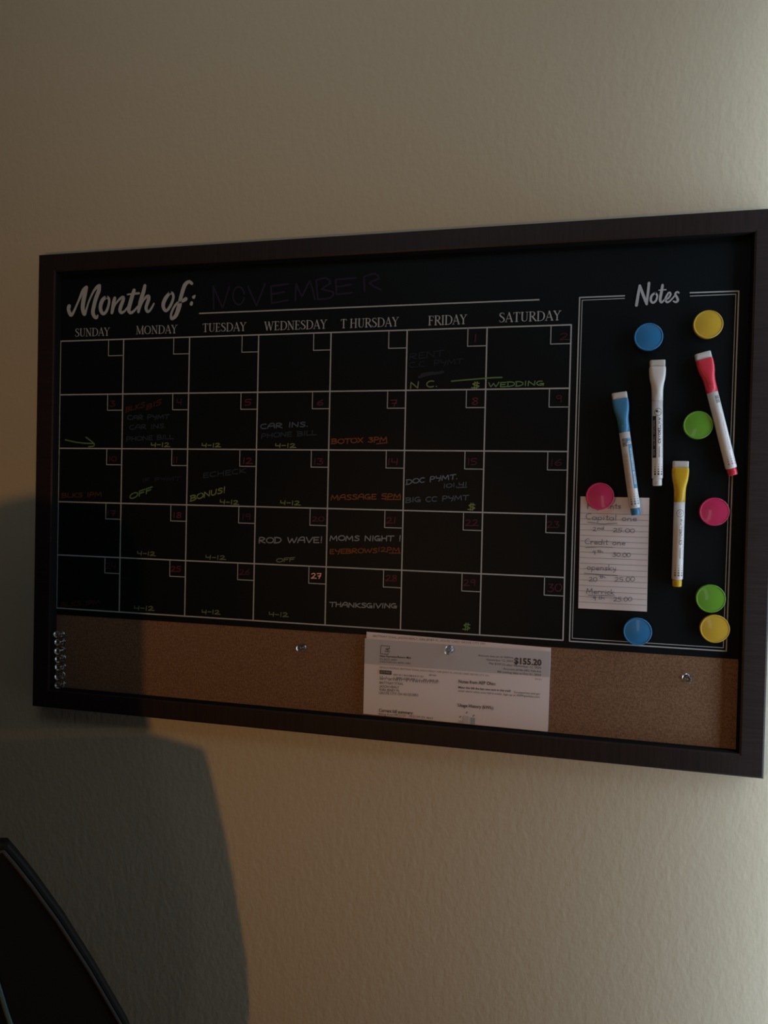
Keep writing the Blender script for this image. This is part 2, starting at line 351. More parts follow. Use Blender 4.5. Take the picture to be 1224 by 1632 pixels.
# ------------------------------------------------------------------ handwriting
def arc(cx, cy, rx, ry, a0, a1, n=9):
    return [(cx+rx*math.cos(math.radians(a0+(a1-a0)*i/n)), cy+ry*math.sin(math.radians(a0+(a1-a0)*i/n))) for i in range(n+1)]
HW = {
 'A': (.62, [[(.02, 0), (.10, .62), (.28, .98), (.48, .95), (.52, .5), (.54, 0)], [(.06, .42), (.54, .45)]]),
 'B': (.56, [[(.06, 0), (.06, 1)], [(.0, .98), (.30, .98), (.44, .82), (.34, .58), (.08, .52), (.40, .46), (.50, .24), (.34, .03), (.0, 0)]]),
 'C': (.52, [arc(.28, .5, .26, .48, 55, 305)]),
 'D': (.58, [[(.06, 0), (.06, .98)], [(.0, .98), (.28, .96), (.50, .70), (.48, .30), (.28, .04), (.0, 0)]]),
 'E': (.50, [[(.42, .97), (.06, .97), (.06, .02), (.44, .02)], [(.06, .5), (.36, .52)]]),
 'F': (.48, [[(.44, .97), (.06, .95), (.06, 0)], [(.06, .5), (.36, .53)]]),
 'G': (.58, [arc(.28, .52, .25, .46, 60, 290) + [(.48, .40)], [(.26, .42), (.50, .44), (.48, -.02)]]),
 'H': (.56, [[(.06, 0), (.06, 1)], [(.46, 0), (.46, 1)], [(.06, .5), (.46, .54)]]),
 'I': (.24, [[(.10, 0), (.11, 1)]]),
 'K': (.54, [[(.06, 0), (.06, 1)], [(.46, .98), (.07, .46), (.48, 0)]]),
 'L': (.48, [[(.06, 1), (.06, .02), (.44, .03)]]),
 'M': (.74, [[(.04, 0), (.12, .98), (.34, .25), (.56, .98), (.64, 0)]]),
 'N': (.60, [[(.05, 0), (.06, .98), (.48, .03), (.50, 1)]]),
 'O': (.62, [arc(.30, .5, .27, .47, 95, 455, 12)]),
 'P': (.52, [[(.06, -.05), (.06, .97), (.32, .98), (.45, .76), (.34, .50), (.06, .46)]]),
 'Q': (.62, [arc(.30, .5, .27, .47, 95, 455, 12), [(.36, .25), (.58, -.05)]]),
 'R': (.56, [[(.06, 0), (.06, .97), (.32, .98), (.45, .76), (.30, .52), (.08, .48), (.50, .02)]]),
 'S': (.50, [[(.43, .88), (.26, .98), (.09, .84), (.16, .60), (.38, .44), (.42, .18), (.24, .02), (.05, .10)]]),
 'T': (.54, [[(.0, .97), (.52, .99)], [(.27, .97), (.25, 0)]]),
 'U': (.58, [[(.06, 1), (.07, .25), (.22, .02), (.40, .12), (.47, .4), (.48, 1)]]),
 'V': (.56, [[(.03, 1), (.25, .02), (.52, 1)]]),
 'W': (.78, [[(.03, .98), (.18, .03), (.36, .78), (.52, .03), (.72, 1)]]),
 'X': (.54, [[(.03, 1), (.48, 0)], [(.46, 1), (.03, 0)]]),
 'Y': (.54, [[(.04, 1), (.10, .55), (.40, .55)], [(.46, 1), (.42, .3), (.30, -.12)]]),
 '0': (.56, [arc(.27, .5, .24, .47, 95, 455, 12)]),
 '1': (.26, [[(.12, 1), (.11, 0)]]),
 '2': (.56, [[(.06, .82), (.24, .98), (.40, .80), (.32, .48), (.04, .04), (.28, .08), (.54, .03)]]),
 '3': (.52, [[(.06, .95), (.40, .93), (.20, .56), (.42, .44), (.40, .12), (.20, .0), (.03, .12)]]),
 '4': (.54, [[(.06, 1), (.06, .45), (.46, .45)], [(.44, .98), (.42, 0)]]),
 '5': (.52, [[(.44, .97), (.08, .97), (.08, .56), (.34, .56), (.43, .30), (.30, .04), (.04, .03)]]),
 '6': (.54, [[(.40, .98), (.12, .60), (.06, .22), (.22, .02), (.42, .14), (.42, .40), (.24, .48), (.07, .30)]]),
 '7': (.50, [[(.03, .93), (.42, .96), (.24, .0)], [(.12, .48), (.40, .50)]]),
 '8': (.54, [[(.40, .86), (.24, .98), (.08, .80), (.40, .32), (.34, .04), (.16, .02), (.06, .26), (.36, .62), (.40, .86)]]),
 '9': (.50, [[(.40, .90), (.20, .98), (.06, .76), (.16, .54), (.38, .62), (.42, .9), (.40, .0)]]),
 '$': (.52, [[(.46, .82), (.26, .92), (.08, .74), (.26, .52), (.46, .34), (.30, .12), (.02, .12)], [(.20, 1.1), (.18, -.05)], [(.34, 1.1), (.32, -.05)]]),
 '!': (.26, [[(.12, 1.1), (.11, .32)], [(.11, .06), (.11, .02)]]),
 '.': (.26, [[(.08, .06), (.10, .02)]]), '-': (.44, [[(.06, .50), (.36, .50)]]), ' ': (.40, []), ':': (.26, [[(.1, .62), (.1, .58)], [(.1, .12), (.1, .08)]]),
 'a': (.46, [arc(.20, .26, .17, .25, 60, 400, 10), [(.38, .5), (.38, .02)]]),
 'c': (.40, [arc(.22, .26, .18, .25, 50, 310, 8)]),
 'd': (.46, [arc(.20, .26, .17, .25, 60, 400, 10), [(.38, 1), (.37, .02)]]),
 'e': (.42, [[(.05, .26), (.34, .30), (.30, .48), (.14, .48), (.05, .24), (.16, .03), (.36, .10)]]),
 'h': (.44, [[(.06, 1), (.06, 0)], [(.06, .30), (.20, .50), (.34, .40), (.35, 0)]]),
 'i': (.22, [[(.10, .5), (.10, 0)], [(.11, .74), (.11, .72)]]),
 'k': (.42, [[(.06, 1), (.06, 0)], [(.34, .52), (.08, .24), (.36, 0)]]),
 'l': (.22, [[(.10, 1), (.10, .02)]]),
 'm': (.62, [[(.06, .5), (.06, 0)], [(.06, .30), (.17, .50), (.28, .40), (.29, 0)], [(.29, .30), (.40, .50), (.51, .40), (.52, 0)]]),
 'n': (.46, [[(.06, .5), (.06, 0)], [(.06, .30), (.20, .50), (.34, .40), (.36, 0)]]),
 'o': (.44, [arc(.20, .26, .17, .25, 95, 455, 10)]),
 'p': (.46, [[(.06, .5), (.05, -.40)], arc(.22, .26, .17, .25, 160, -160, 9)]),
 'r': (.36, [[(.06, .5), (.07, 0)], [(.07, .30), (.18, .48), (.32, .46)]]),
 's': (.38, [[(.32, .46), (.16, .50), (.08, .38), (.28, .20), (.26, .04), (.05, .03)]]),
 't': (.32, [[(.15, .85), (.15, .03), (.28, .04)], [(.02, .55), (.30, .57)]]),
 'y': (.44, [[(.06, .5), (.16, .12), (.32, .14)], [(.36, .5), (.32, -.1), (.14, -.38)]]),
}
INKS = {
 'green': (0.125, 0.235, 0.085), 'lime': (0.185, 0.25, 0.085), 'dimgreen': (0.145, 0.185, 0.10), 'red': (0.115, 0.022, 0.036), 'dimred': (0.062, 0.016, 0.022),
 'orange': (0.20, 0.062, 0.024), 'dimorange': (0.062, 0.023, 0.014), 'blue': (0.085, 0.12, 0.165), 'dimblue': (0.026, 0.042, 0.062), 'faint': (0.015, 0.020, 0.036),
 'white': (0.25, 0.265, 0.28), 'purple': (0.018, 0.0145, 0.034), 'bluewhite': (0.16, 0.20, 0.26), 'lamp_glint': (0.85, 0.45, 0.34), 'smudge': (0.022, 0.027, 0.033),
 'magenta': (0.085, 0.020, 0.038), 'violet': (0.045, 0.018, 0.034)}
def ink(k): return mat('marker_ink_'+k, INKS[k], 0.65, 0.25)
def strokes_of(text, a, b, hp, slant=0.06, jit=0.0, rise=None):
    tot = sum(HW[c][0] for c in text) + 1e-6; x = 0; out = []
    for ch in text:
        dy = random.uniform(-jit, jit)
        for P in HW[ch][1]:
            q = []
            for u, v in P:
                t = (x+u)/tot
                q.append((a[0]+(b[0]-a[0])*t + slant*hp*v, a[1]+(b[1]-a[1])*t - hp*(v+dy)))
            out.append(q)
        x += HW[ch][0]
    return out
def write(text, a, b, hp, col, wpx=2.0, under=None, extra=(), name='handwriting', jit=0.05, depth=INK, parent=None, m=None, slant=0.06):
    bm = bmesh.new(); pu = (at(a[0]+5, a[1]) - at(*a)).length/5
    if parent is None: hp *= 0.84; wpx *= 0.84
    st = strokes_of(text, a, b, hp, jit=jit, slant=slant) + list(extra)
    if under: st.append(list(under))
    for q in st:
        if len(q) > 4: q = catmull(q, 2)
        ribbon(bm, [at(x, y, depth) for x, y in q], wpx*pu, cap=6)
    return link(name, bm, m or ink(col), parent or panel)

# month in the heading, almost invisible
ox, oy, sc = 330, 430, 4.22
nv = [[(45, 265), (42, 110), (105, 260), (150, 115)], arc(213, 175, 38, 60, 0, 360, 16), [(275, 110), (333, 243), (390, 95)], [(430, 110), (435, 225)], [(428, 112), (545, 95)], [(435, 165), (520, 148)],
      [(435, 225), (545, 205)], [(595, 210), (600, 95), (640, 180), (690, 75), (725, 200)], [(735, 75), (745, 200)], [(735, 70), (800, 55), (830, 90), (770, 130), (850, 150), (830, 190), (745, 200)],
      [(865, 65), (870, 165)], [(865, 65), (1000, 55)], [(870, 115), (970, 100)], [(870, 165), (975, 155)], [(1055, 50), (1060, 145)], [(1060, 45), (1130, 25), (1155, 60), (1090, 90), (1170, 135)]]
write('', (400, 480), (500, 476), 10, 'purple', 3.4, extra=[[(ox+x/sc, oy+y/sc) for x, y in q] for q in nv])

# dates
dates = {1: (752, 545, 12, 14, 'red'), 2: (891, 542, 17, 13, 'dimred'),
 3: (174.5, 648, 10, 11, 'dimred'), 4: (281, 646, 9, 12, 'violet'), 5: (389.5, 646, 12, 11, 'red'), 6: (504, 646, 13, 10, 'magenta'), 7: (622, 648, 12, 13, 'red'), 8: (751, 645, 13, 13, 'red'), 9: (885, 641, 11, 13, 'dimred'),
 10: (173, 735, 13, 9, 'dimred'), 11: (275, 737, 9, 10, 'dimred'), 12: (386, 739, 17, 11, 'red'), 13: (499, 740, 17, 11, 'magenta'), 14: (617, 741, 18, 12, 'red'), 15: (744, 741, 17, 12, 'magenta'), 16: (876, 742, 21, 12, 'dimred'),
 17: (170, 822, 15, 10, 'violet'), 18: (275, 825, 16, 10, 'red'), 19: (385, 828, 15, 11, 'violet'), 20: (497, 831, 20, 9, 'magenta'), 21: (615, 834, 17, 11, 'red'), 22: (741, 838, 22, 12, 'magenta'), 23: (871, 841, 21, 12, 'dimred'),
 24: (168, 907, 17, 12, 'violet'), 25: (272, 911, 17, 10, 'red'), 26: (381, 916, 18, 10, 'dimred'), 27: (495.5, 922, 17, 10, 'lamp_glint'), 28: (614, 926, 20, 11, 'red'), 29: (738, 934, 20, 12, 'magenta'), 30: (872, 943, 24, 15, 'magenta')}  # lamp's reflection on the current date is painted into its ink colour
for d, (x, y, ww, hh, col) in dates.items():
    t = str(d); ww2 = ww*(1.0 if len(t) == 2 or d == 2 else 1.0)
    write(t, (x, y), (x+ww2, y+(0.0 if d > 9 else -0.3)), hh, col, 1.9, name='date_number', jit=0.02)

W_ = write
W_('RENT', (652, 573), (708, 567), 11, 'faint', 1.8); W_('C.C. PYMT', (652, 586), (738, 580), 10, 'faint', 1.8)
W_('', (660, 590), (700, 590), 8, 'smudge', 5.0, extra=[[(668, 601), (682, 597), (706, 593)], [(672, 597), (690, 594)]])
W_('N C.', (653, 619.5), (700, 616.5), 12, 'lime', 2.0); W_('$', (751, 619), (765, 618.5), 11, 'lime', 2.0)
W_('', (719, 606), (800, 601), 8, 'green', 2.4, extra=[[(719.5, 607.5), (760, 604), (785, 602), (800, 601.5)]])
W_('WEDDING', (778, 617), (868, 614), 8.5, 'green', 2.0)
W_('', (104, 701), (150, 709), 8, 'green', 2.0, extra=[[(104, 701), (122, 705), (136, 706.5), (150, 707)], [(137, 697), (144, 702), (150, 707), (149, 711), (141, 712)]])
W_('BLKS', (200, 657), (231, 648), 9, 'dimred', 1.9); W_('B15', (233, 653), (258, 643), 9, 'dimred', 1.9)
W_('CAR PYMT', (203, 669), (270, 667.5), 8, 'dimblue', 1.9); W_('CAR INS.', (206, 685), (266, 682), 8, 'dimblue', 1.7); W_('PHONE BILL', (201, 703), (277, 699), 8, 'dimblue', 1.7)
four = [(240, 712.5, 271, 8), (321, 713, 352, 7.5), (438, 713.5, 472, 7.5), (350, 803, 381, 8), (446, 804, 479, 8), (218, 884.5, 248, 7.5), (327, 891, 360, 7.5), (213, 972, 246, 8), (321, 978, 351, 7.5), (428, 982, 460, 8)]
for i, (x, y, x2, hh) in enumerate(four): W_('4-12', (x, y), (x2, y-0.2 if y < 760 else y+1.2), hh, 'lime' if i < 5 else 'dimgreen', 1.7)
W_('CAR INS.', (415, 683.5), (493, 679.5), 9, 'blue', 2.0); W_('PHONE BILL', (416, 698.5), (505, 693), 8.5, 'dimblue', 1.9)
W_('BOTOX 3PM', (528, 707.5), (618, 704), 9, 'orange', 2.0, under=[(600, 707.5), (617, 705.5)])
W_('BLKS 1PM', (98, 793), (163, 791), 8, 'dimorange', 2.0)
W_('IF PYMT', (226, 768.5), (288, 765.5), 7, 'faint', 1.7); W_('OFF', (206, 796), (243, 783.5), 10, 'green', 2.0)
W_('ECHECK', (323, 762), (393, 753.5), 9, 'dimblue', 1.8); W_('BONUS!', (303, 798.5), (360, 784.5), 10, 'lime', 2.0)
W_('MASSAGE 5PM', (527, 797), (640, 794.5), 9.5, 'orange', 2.0, under=[(614, 796), (638, 796)])
W_('DOC PYMT.', (647, 772), (731, 763), 9, 'bluewhite', 1.9); W_('101.41', (706, 777.5), (745, 774.5), 7.5, 'blue', 1.6, under=[(728, 777), (744, 776.5)])
W_('BIG CC PYMT', (646, 801), (747, 796.5), 9, 'blue', 1.8); W_('$', (745, 813.5), (758, 813.5), 12, 'lime', 2.0)
W_('ROD WAVE!', (412, 865.5), (515, 865), 10.5, 'white', 2.0); W_('OFF', (440, 896), (470, 894), 7, 'dimgreen', 1.8)
W_('MOMS NIGHT !', (525, 861.5), (640, 862.5), 9.5, 'white', 2.0); W_('EYEBROWS', (525, 882.5), (602, 881), 8.5, 'orange', 1.9); W_('12PM', (602, 879), (638, 880.5), 8.5, 'orange', 1.7, under=[(620, 881.5), (638, 881.5)])
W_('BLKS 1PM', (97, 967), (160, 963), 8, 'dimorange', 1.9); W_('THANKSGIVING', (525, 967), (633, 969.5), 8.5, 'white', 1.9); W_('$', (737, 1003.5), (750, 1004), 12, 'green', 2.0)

# ------------------------------------------------------------------ typed text (built-in vector font, turned into flat mesh)
def type_mesh(text, bold=0.0):
    cu = bpy.data.curves.new('type', 'FONT'); cu.body = text; cu.size = 1.0; cu.offset = bold; cu.resolution_u = 2
    ob = bpy.data.objects.new('type', cu); COL.objects.link(ob)
    bpy.context.view_layer.update()
    me = bpy.data.meshes.new_from_object(ob.evaluated_get(bpy.context.evaluated_depsgraph_get()))
    V = [v.co.copy() for v in me.vertices]; Fc = [list(p.vertices) for p in me.polygons]
    bpy.data.objects.remove(ob); bpy.data.curves.remove(cu); bpy.data.meshes.remove(me)
    x0 = min(v.x for v in V); x1 = max(v.x for v in V)
    return [((v.x-x0)/(x1-x0), v.y/0.7) for v in V], Fc          # u over the width, v over the cap height
def typed(bm, text, a, b, hp, depth, bold=0.0):
    UV, Fc = type_mesh(text, bold); pa, pb = at(*a, depth), at(*b, depth)
    h = (at(a[0], a[1]-hp, depth)-pa).z
    vs = [bm.verts.new(pa + (pb-pa)*u + Vector((0, 0, h*v))) for u, v in UV]
    for f in Fc:
        try: bm.faces.new([vs[i] for i in f])
        except ValueError: pass

# ------------------------------------------------------------------ the bill pinned to the cork
pc = at(727, 1155, 0.002); bill = tag(empty('utility_bill', (pc.x, -0.0005, pc.z)), 'folded white utility bill pinned on the cork strip, amount due printed large', 'letter')
def sheet(name, corners, d, m, parent, thick=0.0003, nx=14, nz=6, bow=0.0):
    TL, TR, BR, BL = [at(x, y, d) for x, y in corners]; bm = bmesh.new(); rows = []
    for layer in (0, 1):
        rr = []
        for j in range(nz+1):
            row = []
            for i in range(nx+1):
                u, v = i/nx, j/nz
                p = TL*(1-u)*(1-v) + TR*u*(1-v) + BR*u*v + BL*(1-u)*v
                p.y -= bow*math.sin(math.pi*u)*math.sin(math.pi*v) - layer*thick
                row.append(bm.verts.new(p))
            rr.append(row)
        rows.append(rr)
    Fr, Bk = rows
    for j in range(nz):
        for i in range(nx):
            bm.faces.new((Fr[j][i], Fr[j+1][i], Fr[j+1][i+1], Fr[j][i+1])); bm.faces.new((Bk[j][i], Bk[j][i+1], Bk[j+1][i+1], Bk[j+1][i]))
    for i in range(nx):
        bm.faces.new((Fr[0][i], Fr[0][i+1], Bk[0][i+1], Bk[0][i])); bm.faces.new((Fr[nz][i], Bk[nz][i], Bk[nz][i+1], Fr[nz][i+1]))
    for j in range(nz):
        bm.faces.new((Fr[j][0], Bk[j][0], Bk[j+1][0], Fr[j+1][0])); bm.faces.new((Fr[j][nx], Fr[j+1][nx], Bk[j+1][nx], Bk[j][nx]))
    return link(name, bm, m, parent)
back = tag(sheet('back_fold', [(584.3, 1006.8), (878.4, 1032.5), (873.5, 1164.0), (580.5, 1136)], 0.0012, M_paper, bill), 'back leaf with an address line showing above')
front = tag(sheet('front_fold', [(581.6, 1017.2), (877.2, 1038.0), (872.9, 1166.3), (579.0, 1137.6)], 0.0022, M_paper, bill), 'printed front leaf')
DB = 0.0026
bm = bmesh.new(); q = [at(581.8, 1018.0, DB-0.0002), at(877.0, 1038.6, DB-0.0002), at(875.5, 1079.0, DB-0.0002), at(580.8, 1057.5, DB-0.0002)]
bm.faces.new([bm.verts.new(p) for p in q]); tag(link('grey_band', bm, M_band, front), 'grey tinted address band')
bm = bmesh.new(); typed(bm, 'BRITTNAY STAAL, JASON HEALY, 4386 JENEY PL, HOUSE CARD GROVE CITY OH', (594.5, 1015), (773, 1027.6), 3.4, 0.0015); link('address_line', bm, M_typegrey, back)
def line(t, a, b, h, m, parent, d, bold=0.0):
    bm = bmesh.new(); typed(bm, t, a, b, h, d, bold); return link('printed_text', bm, m, parent)
line('$155.20', (819.5, 1057.6), (863, 1060.8), 9.6, M_type, front, DB, 0.03)
line('Notes from AEP Ohio:', (731, 1088.4), (790, 1092.4), 5.2, M_type, front, DB, 0.02)
line('Usage History (kWh):', (729.6, 1126), (787, 1130.6), 5.0, M_type, front, DB, 0.02)
line('Current bill summary:', (603.8, 1134.2), (658.5, 1138.8), 5.0, M_type, front, DB, 0.02)
line('New Payments/Return Mail', (605.4, 1046.8), (654.8, 1050.0), 3.2, M_type, front, DB, 0.02)
line('Make this bill the last one sent in the mail!', (730.6, 1096.8), (814, 1102.8), 3.2, M_type, front, DB, 0.02)
for t, a, b, h in [('BRITTNAY STAAL', (605, 1090.0), (643, 1092.0), 4.0), ('JASON HEALY', (604.8, 1095.6), (636, 1097.4), 4.0), ('4386 JENEY PL', (604.6, 1100.8), (637, 1103.0), 4.0), ('GROVE CITY OH 43123-2855', (604.4, 1106.2), (666.5, 1109.8), 4.0),
                   ('Amount due on or before', (762, 1046.0), (817.5, 1049.6), 3.2), ('November 12, 2024', (775.5, 1052.6), (817.5, 1055.4), 3.2), ('Pay $157.55 after November 12, 2024', (780, 1058.6), (862.6, 1066.2), 3.2),
                   ('Account #106-582-720-4-6', (802, 1067.2), (862.4, 1072), 3.2), ('Bill mailing date is Oct 21, 2024', (793, 1071.8), (862.2, 1077.4), 3.2),
                   ('PO BOX 24401', (605.2, 1051.8), (632.5, 1053.4), 3.0), ('CANTON OH 44701-4401', (605.2, 1056.0), (654.5, 1058.9), 3.0),
                   ('Go paperless and get', (819, 1104.2), (860.5, 1107.4), 3.0), ('email alerts when your bill is ready. Sign up at AEPPaperless.com', (730.3, 1102.2), (860.2, 1112.4), 3.0),
                   ('Billing from 09/21/24 - 10/21/24 (31 days)', (603.6, 1139.2), (690, 1146.0), 3.4), ('01.01', (853, 1083.4), (862.5, 1084.2), 2.4),
                   ('0027 04 1 AB 0.588 033 51 021', (627, 1076.6), (674.5, 1079.8), 2.8), ('AEP OHIO', (683.5, 1077.0), (695.5, 1078.0), 2.6)]:
    line(t, a, b, h, M_type, front, DB)
bm = bmesh.new(); typed(bm, 'SERVICE ADDRESS: BRITTNAY STAAL, JASON HEALY, 4386 JENEY PL, HOUSE CARD GROVE CITY OH', (605, 1064.8), (779, 1078.2), 2.8, DB); link('service_line', bm, M_typegrey, front)
bm = bmesh.new()                                  # open square emblem with two short words in it
ribbon(bm, [at(620.8, 1034.2, DB), at(620.6, 1029.8, DB), at(607.4, 1028.8, DB), at(606.2, 1041.8, DB), at(618.8, 1042.8, DB), at(619, 1041, DB)], 0.0006)
typed(bm, 'AEP', (614, 1035.8), (620.5, 1036.3), 2.8, DB, 0.03); typed(bm, 'OHIO', (613, 1039.0), (621.8, 1039.7), 2.4, DB, 0.03)
link('emblem', bm, M_type, front)
bm = bmesh.new()                                  # postmark block and postal bars
q = [at(605.0, 1067.8, DB), at(624.2, 1069.3, DB), at(624.0, 1075.4, DB), at(604.8, 1073.9, DB)]; bm.faces.new([bm.verts.new(p) for p in q])
for k in range(62):
    x = 606+k*1.53; y = 1080.5+k*0.105; up, dn = random.choice([(3.2, 0.4), (0.6, 3.0), (3.2, 3.0), (0.8, 0.6)])
    ribbon(bm, [at(x+0.4, y-up, DB), at(x-0.3, y+dn, DB)], 0.00055, cap=0)
link('postal_bars', bm, M_type, front)
bm = bmesh.new()
for t, a, b in [('AUTO', (606, 1072.6), (614, 1073.2)), ('PRSRT', (615, 1073.2), (623, 1073.8))]: typed(bm, t, a, b, 3.4, DB+0.0003)
link('reversed_type', bm, M_band, front)
for (xa, xb, yt, yb, colr) in [(731, 737.5, 1147.8, 1152.0, (0.52, 0.50, 0.50)), (738.6, 746.6, 1140.6, 1152.8, (0.55, 0.54, 0.54)), (750.2, 757.0, 1143.6, 1153.6, (0.30, 0.42, 0.47))]:
    bm = bmesh.new(); q = [at(xa, yt, DB), at(xb, yt+0.5, DB), at(xb-0.1, yb+0.6, DB), at(xa-0.1, yb, DB)]; bm.faces.new([bm.verts.new(p) for p in q])
    link('chart_bar', bm, mat('chart_bar_%d' % int(colr[0]*100), colr, 0.7), front)
bm = bmesh.new()
for x, y in ((733.5, 1142.5), (744, 1135.6), (755, 1140.6)): ribbon(bm, [at(x-1, y+1, DB), at(x+0.8, y-1, DB)], 0.0011)
link('chart_figure', bm, M_typegrey, front)

# ------------------------------------------------------------------ ruled note
pc = at(976, 972, 0.001); note = tag(empty('ruled_note', (pc.x, -0.0004, pc.z)), 'small ruled paper note with a handwritten list, under the pink magnet', 'note')
page = sheet('note_page', [(925.2, 791.2), (1035.0, 793.4), (1031.0, 974.8), (921.6, 969.4)], 0.0011, M_note, note, bow=0.0010)
DN_ = 0.0026
bm = bmesh.new()
for k in range(17):
    yl = 817.6+k*8.85; yr = 820.6+k*9.02
    if k in (1, 2) and False: continue
    tl = (yl-791.2)/178.2; tr = (yr-793.4)/181.4
    a = at(925.2-3.6*tl+0.6, yl, DN_); b = at(1035-4.0*tr-0.6, yr, DN_)
    ribbon(bm, [a, b], 0.00045, cap=0)
for p in (): pass
link('ruled_lines', bm, M_rule, page)
def pen(text, a, b, hp, under=None): write(text, a, b, hp, None, 0.95, under=under, name='pencil_writing', jit=0.03, depth=DN_+0.0002, parent=page, m=M_pencil)
o5 = lambda x, y: (915+x/8.16, 785+y/8.16)
pen('Payments', o5(165, 205), o5(610, 210), 9)
pen('Capital one', o5(150, 350), o5(820, 375), 9.5, under=[o5(175, 385), o5(280, 398), o5(390, 410), o5(450, 402), o5(560, 400)])
pen('2', o5(240, 500), o5(290, 502), 6); pen('nd', o5(300, 478), o5(390, 480), 5); pen('25.00', o5(505, 515), o5(790, 525), 6.5)
pen('Credit one', o5(140, 670), o5(670, 685), 8.5, under=[o5(145, 715), o5(330, 707), o5(500, 712)])
pen('9', o5(235, 808), o5(275, 810), 6); pen('th', o5(300, 782), o5(380, 786), 5); pen('30.00', o5(500, 835), o5(735, 838), 6.5)
pen('opensky', o5(165, 1003), o5(550, 1015), 9, under=[o5(130, 1050), o5(350, 1068), o5(560, 1078)])
pen('20', o5(190, 1155), o5(300, 1160), 7); pen('th', o5(325, 1110), o5(410, 1114), 4.5); pen('25.00', o5(525, 1158), o5(790, 1155), 7)
pen('Merrick', o5(155, 1310), o5(525, 1325), 8, under=[o5(185, 1335), o5(330, 1338), o5(525, 1345)])
pen('9', o5(240, 1402), o5(280, 1404), 6.5); pen('th', o5(310, 1385), o5(400, 1388), 5); pen('25.00', o5(510, 1415), o5(755, 1412), 6.5)

# ------------------------------------------------------------------ magnets
MAGC = {'blue': (0.030, 0.19, 0.42), 'yellow': (0.56, 0.36, 0.035), 'green': (0.13, 0.33, 0.030), 'pink': (0.52, 0.028, 0.10)}
def magnet_mesh(colour):
    bm = bmesh.new(); r = 0.0155
    prof = [(r*0.93, 0.0), (r*0.965, 0.0006), (r*0.99, 0.0045), (r*1.0, 0.0060), (r*0.997, 0.0068), (r*0.983, 0.0075), (r*0.955, 0.0078), (r*0.928, 0.00775), (r*0.908, 0.0075), (r*0.885, 0.00745), (r*0.85, 0.0075), (r*0.6, 0.0079), (r*0.3, 0.0083), (r*0.02, 0.0084)]
    lathe(bm, prof, 48)
    return bm
MAGS = [('blue', 1033.5, 537, 0, 'blue round magnet near the top, beside the yellow one below the Notes heading'), ('yellow', 1128.5, 517, 0, 'yellow round magnet at the top right above the red marker'),
        ('green', 1112.5, 677.5, 0, 'green round magnet touching the left side of the red marker'), ('pink', 956, 791, 0.0020, 'pink round magnet holding the top of the ruled note'),
        ('pink', 1138.5, 815.5, 0, 'pink round magnet on bare board to the right of the yellow marker'), ('green', 1132.5, 954, 0, 'green round magnet just above the bottom yellow magnet'),
        ('yellow', 1139, 1002, 0, 'yellow round magnet at the bottom right corner of the notes column'), ('blue', 1016, 1006.5, 0, 'blue round magnet on the bottom border below the ruled note')]
first = {}
for colour, x, y, base, label in MAGS:
    p = at(x, y, 0.0066+base)
    if colour not in first:
        o = link('round_magnet', magnet_mesh(colour), mat('magnet_'+colour, MAGC[colour], 0.28, 0.5, coat=0.3), smooth=True)
        first[colour] = o
    else:
        o = first[colour].copy(); COL.objects.link(o)
    o.location = (p.x, -base-0.0001, p.z)
    tag(o, label, 'magnet', 'round magnets on the notes column')

# ------------------------------------------------------------------ dry-erase markers
def sect(bm, hw, hd, z, n_exp, k=28, yo=0.0):
    ring = []
    for i in range(k):
        a = 2*math.pi*i/k; c, s = math.cos(a), math.sin(a); e = 2.0/n_exp
        ring.append(bm.verts.new((hw*math.copysign(abs(c)**e, c), yo+hd*math.copysign(abs(s)**e, s), z)))
    return ring
def loft(bm, secs):
    R = [sect(bm, *s) for s in secs]
    for a, b in zip(R, R[1:]):
        for i in range(len(a)): bm.faces.new((a[i], a[(i+1) % len(a)], b[(i+1) % len(b)], b[i]))
    bm.faces.new(list(reversed(R[0]))); bm.faces.new(R[-1])
M_barrel = mat('marker_barrel_white', (0.66, 0.63, 0.60), 0.35, 0.5)
M_felt = mat('white_felt', (0.56, 0.53, 0.49), 0.95, 0.1, bump=(900, (1, 1, 1), 0.4, 0.0005))
RB = 0.0058
def wrap(u, z, lift=0.00006):
    """label coordinates (metres round the barrel, 0 = facing the room; height) -> local point on the barrel"""
    a = u/RB
    return Vector(((RB+lift)*math.sin(a), -(RB+lift)*math.cos(a), z))
def wrap_type(bm, text, u0, z0, length, cap, bold=0.0):
    """type running down the barrel, its top towards +u"""
    UV, Fc = type_mesh(text, bold)
    vs = [bm.verts.new(wrap(u0+v*cap, z0-u*length)) for u, v in UV]
    for f in Fc:
        try: bm.faces.new([vs[i] for i in f])
        except ValueError: pass
def patch(bm, u0, u1, z0, z1, n=5, lift=0.00005):
    a = [bm.verts.new(wrap(u0+(u1-u0)*i/n, z0, lift)) for i in range(n+1)]; b = [bm.verts.new(wrap(u0+(u1-u0)*i/n, z1, lift)) for i in range(n+1)]
    for i in range(n): bm.faces.new((a[i], a[i+1], b[i+1], b[i]))
def spot(bm, u, z, r, n=10, lift=0.00006):
    bm.faces.new([bm.verts.new(wrap(u+math.cos(2*math.pi*k/n)*r, z+math.sin(2*math.pi*k/n)*r, lift)) for k in range(n)])
def ringlet(bm, u, z, r, wd, n=20, a0=0, a1=360):
    for k in range(n):
        t0, t1 = math.radians(a0+(a1-a0)*k/n), math.radians(a0+(a1-a0)*(k+1)/n)
        bm.faces.new([bm.verts.new(wrap(u+math.cos(t)*q, z+math.sin(t)*q)) for t, q in ((t0, r), (t1, r), (t1, r-wd), (t0, r-wd))])
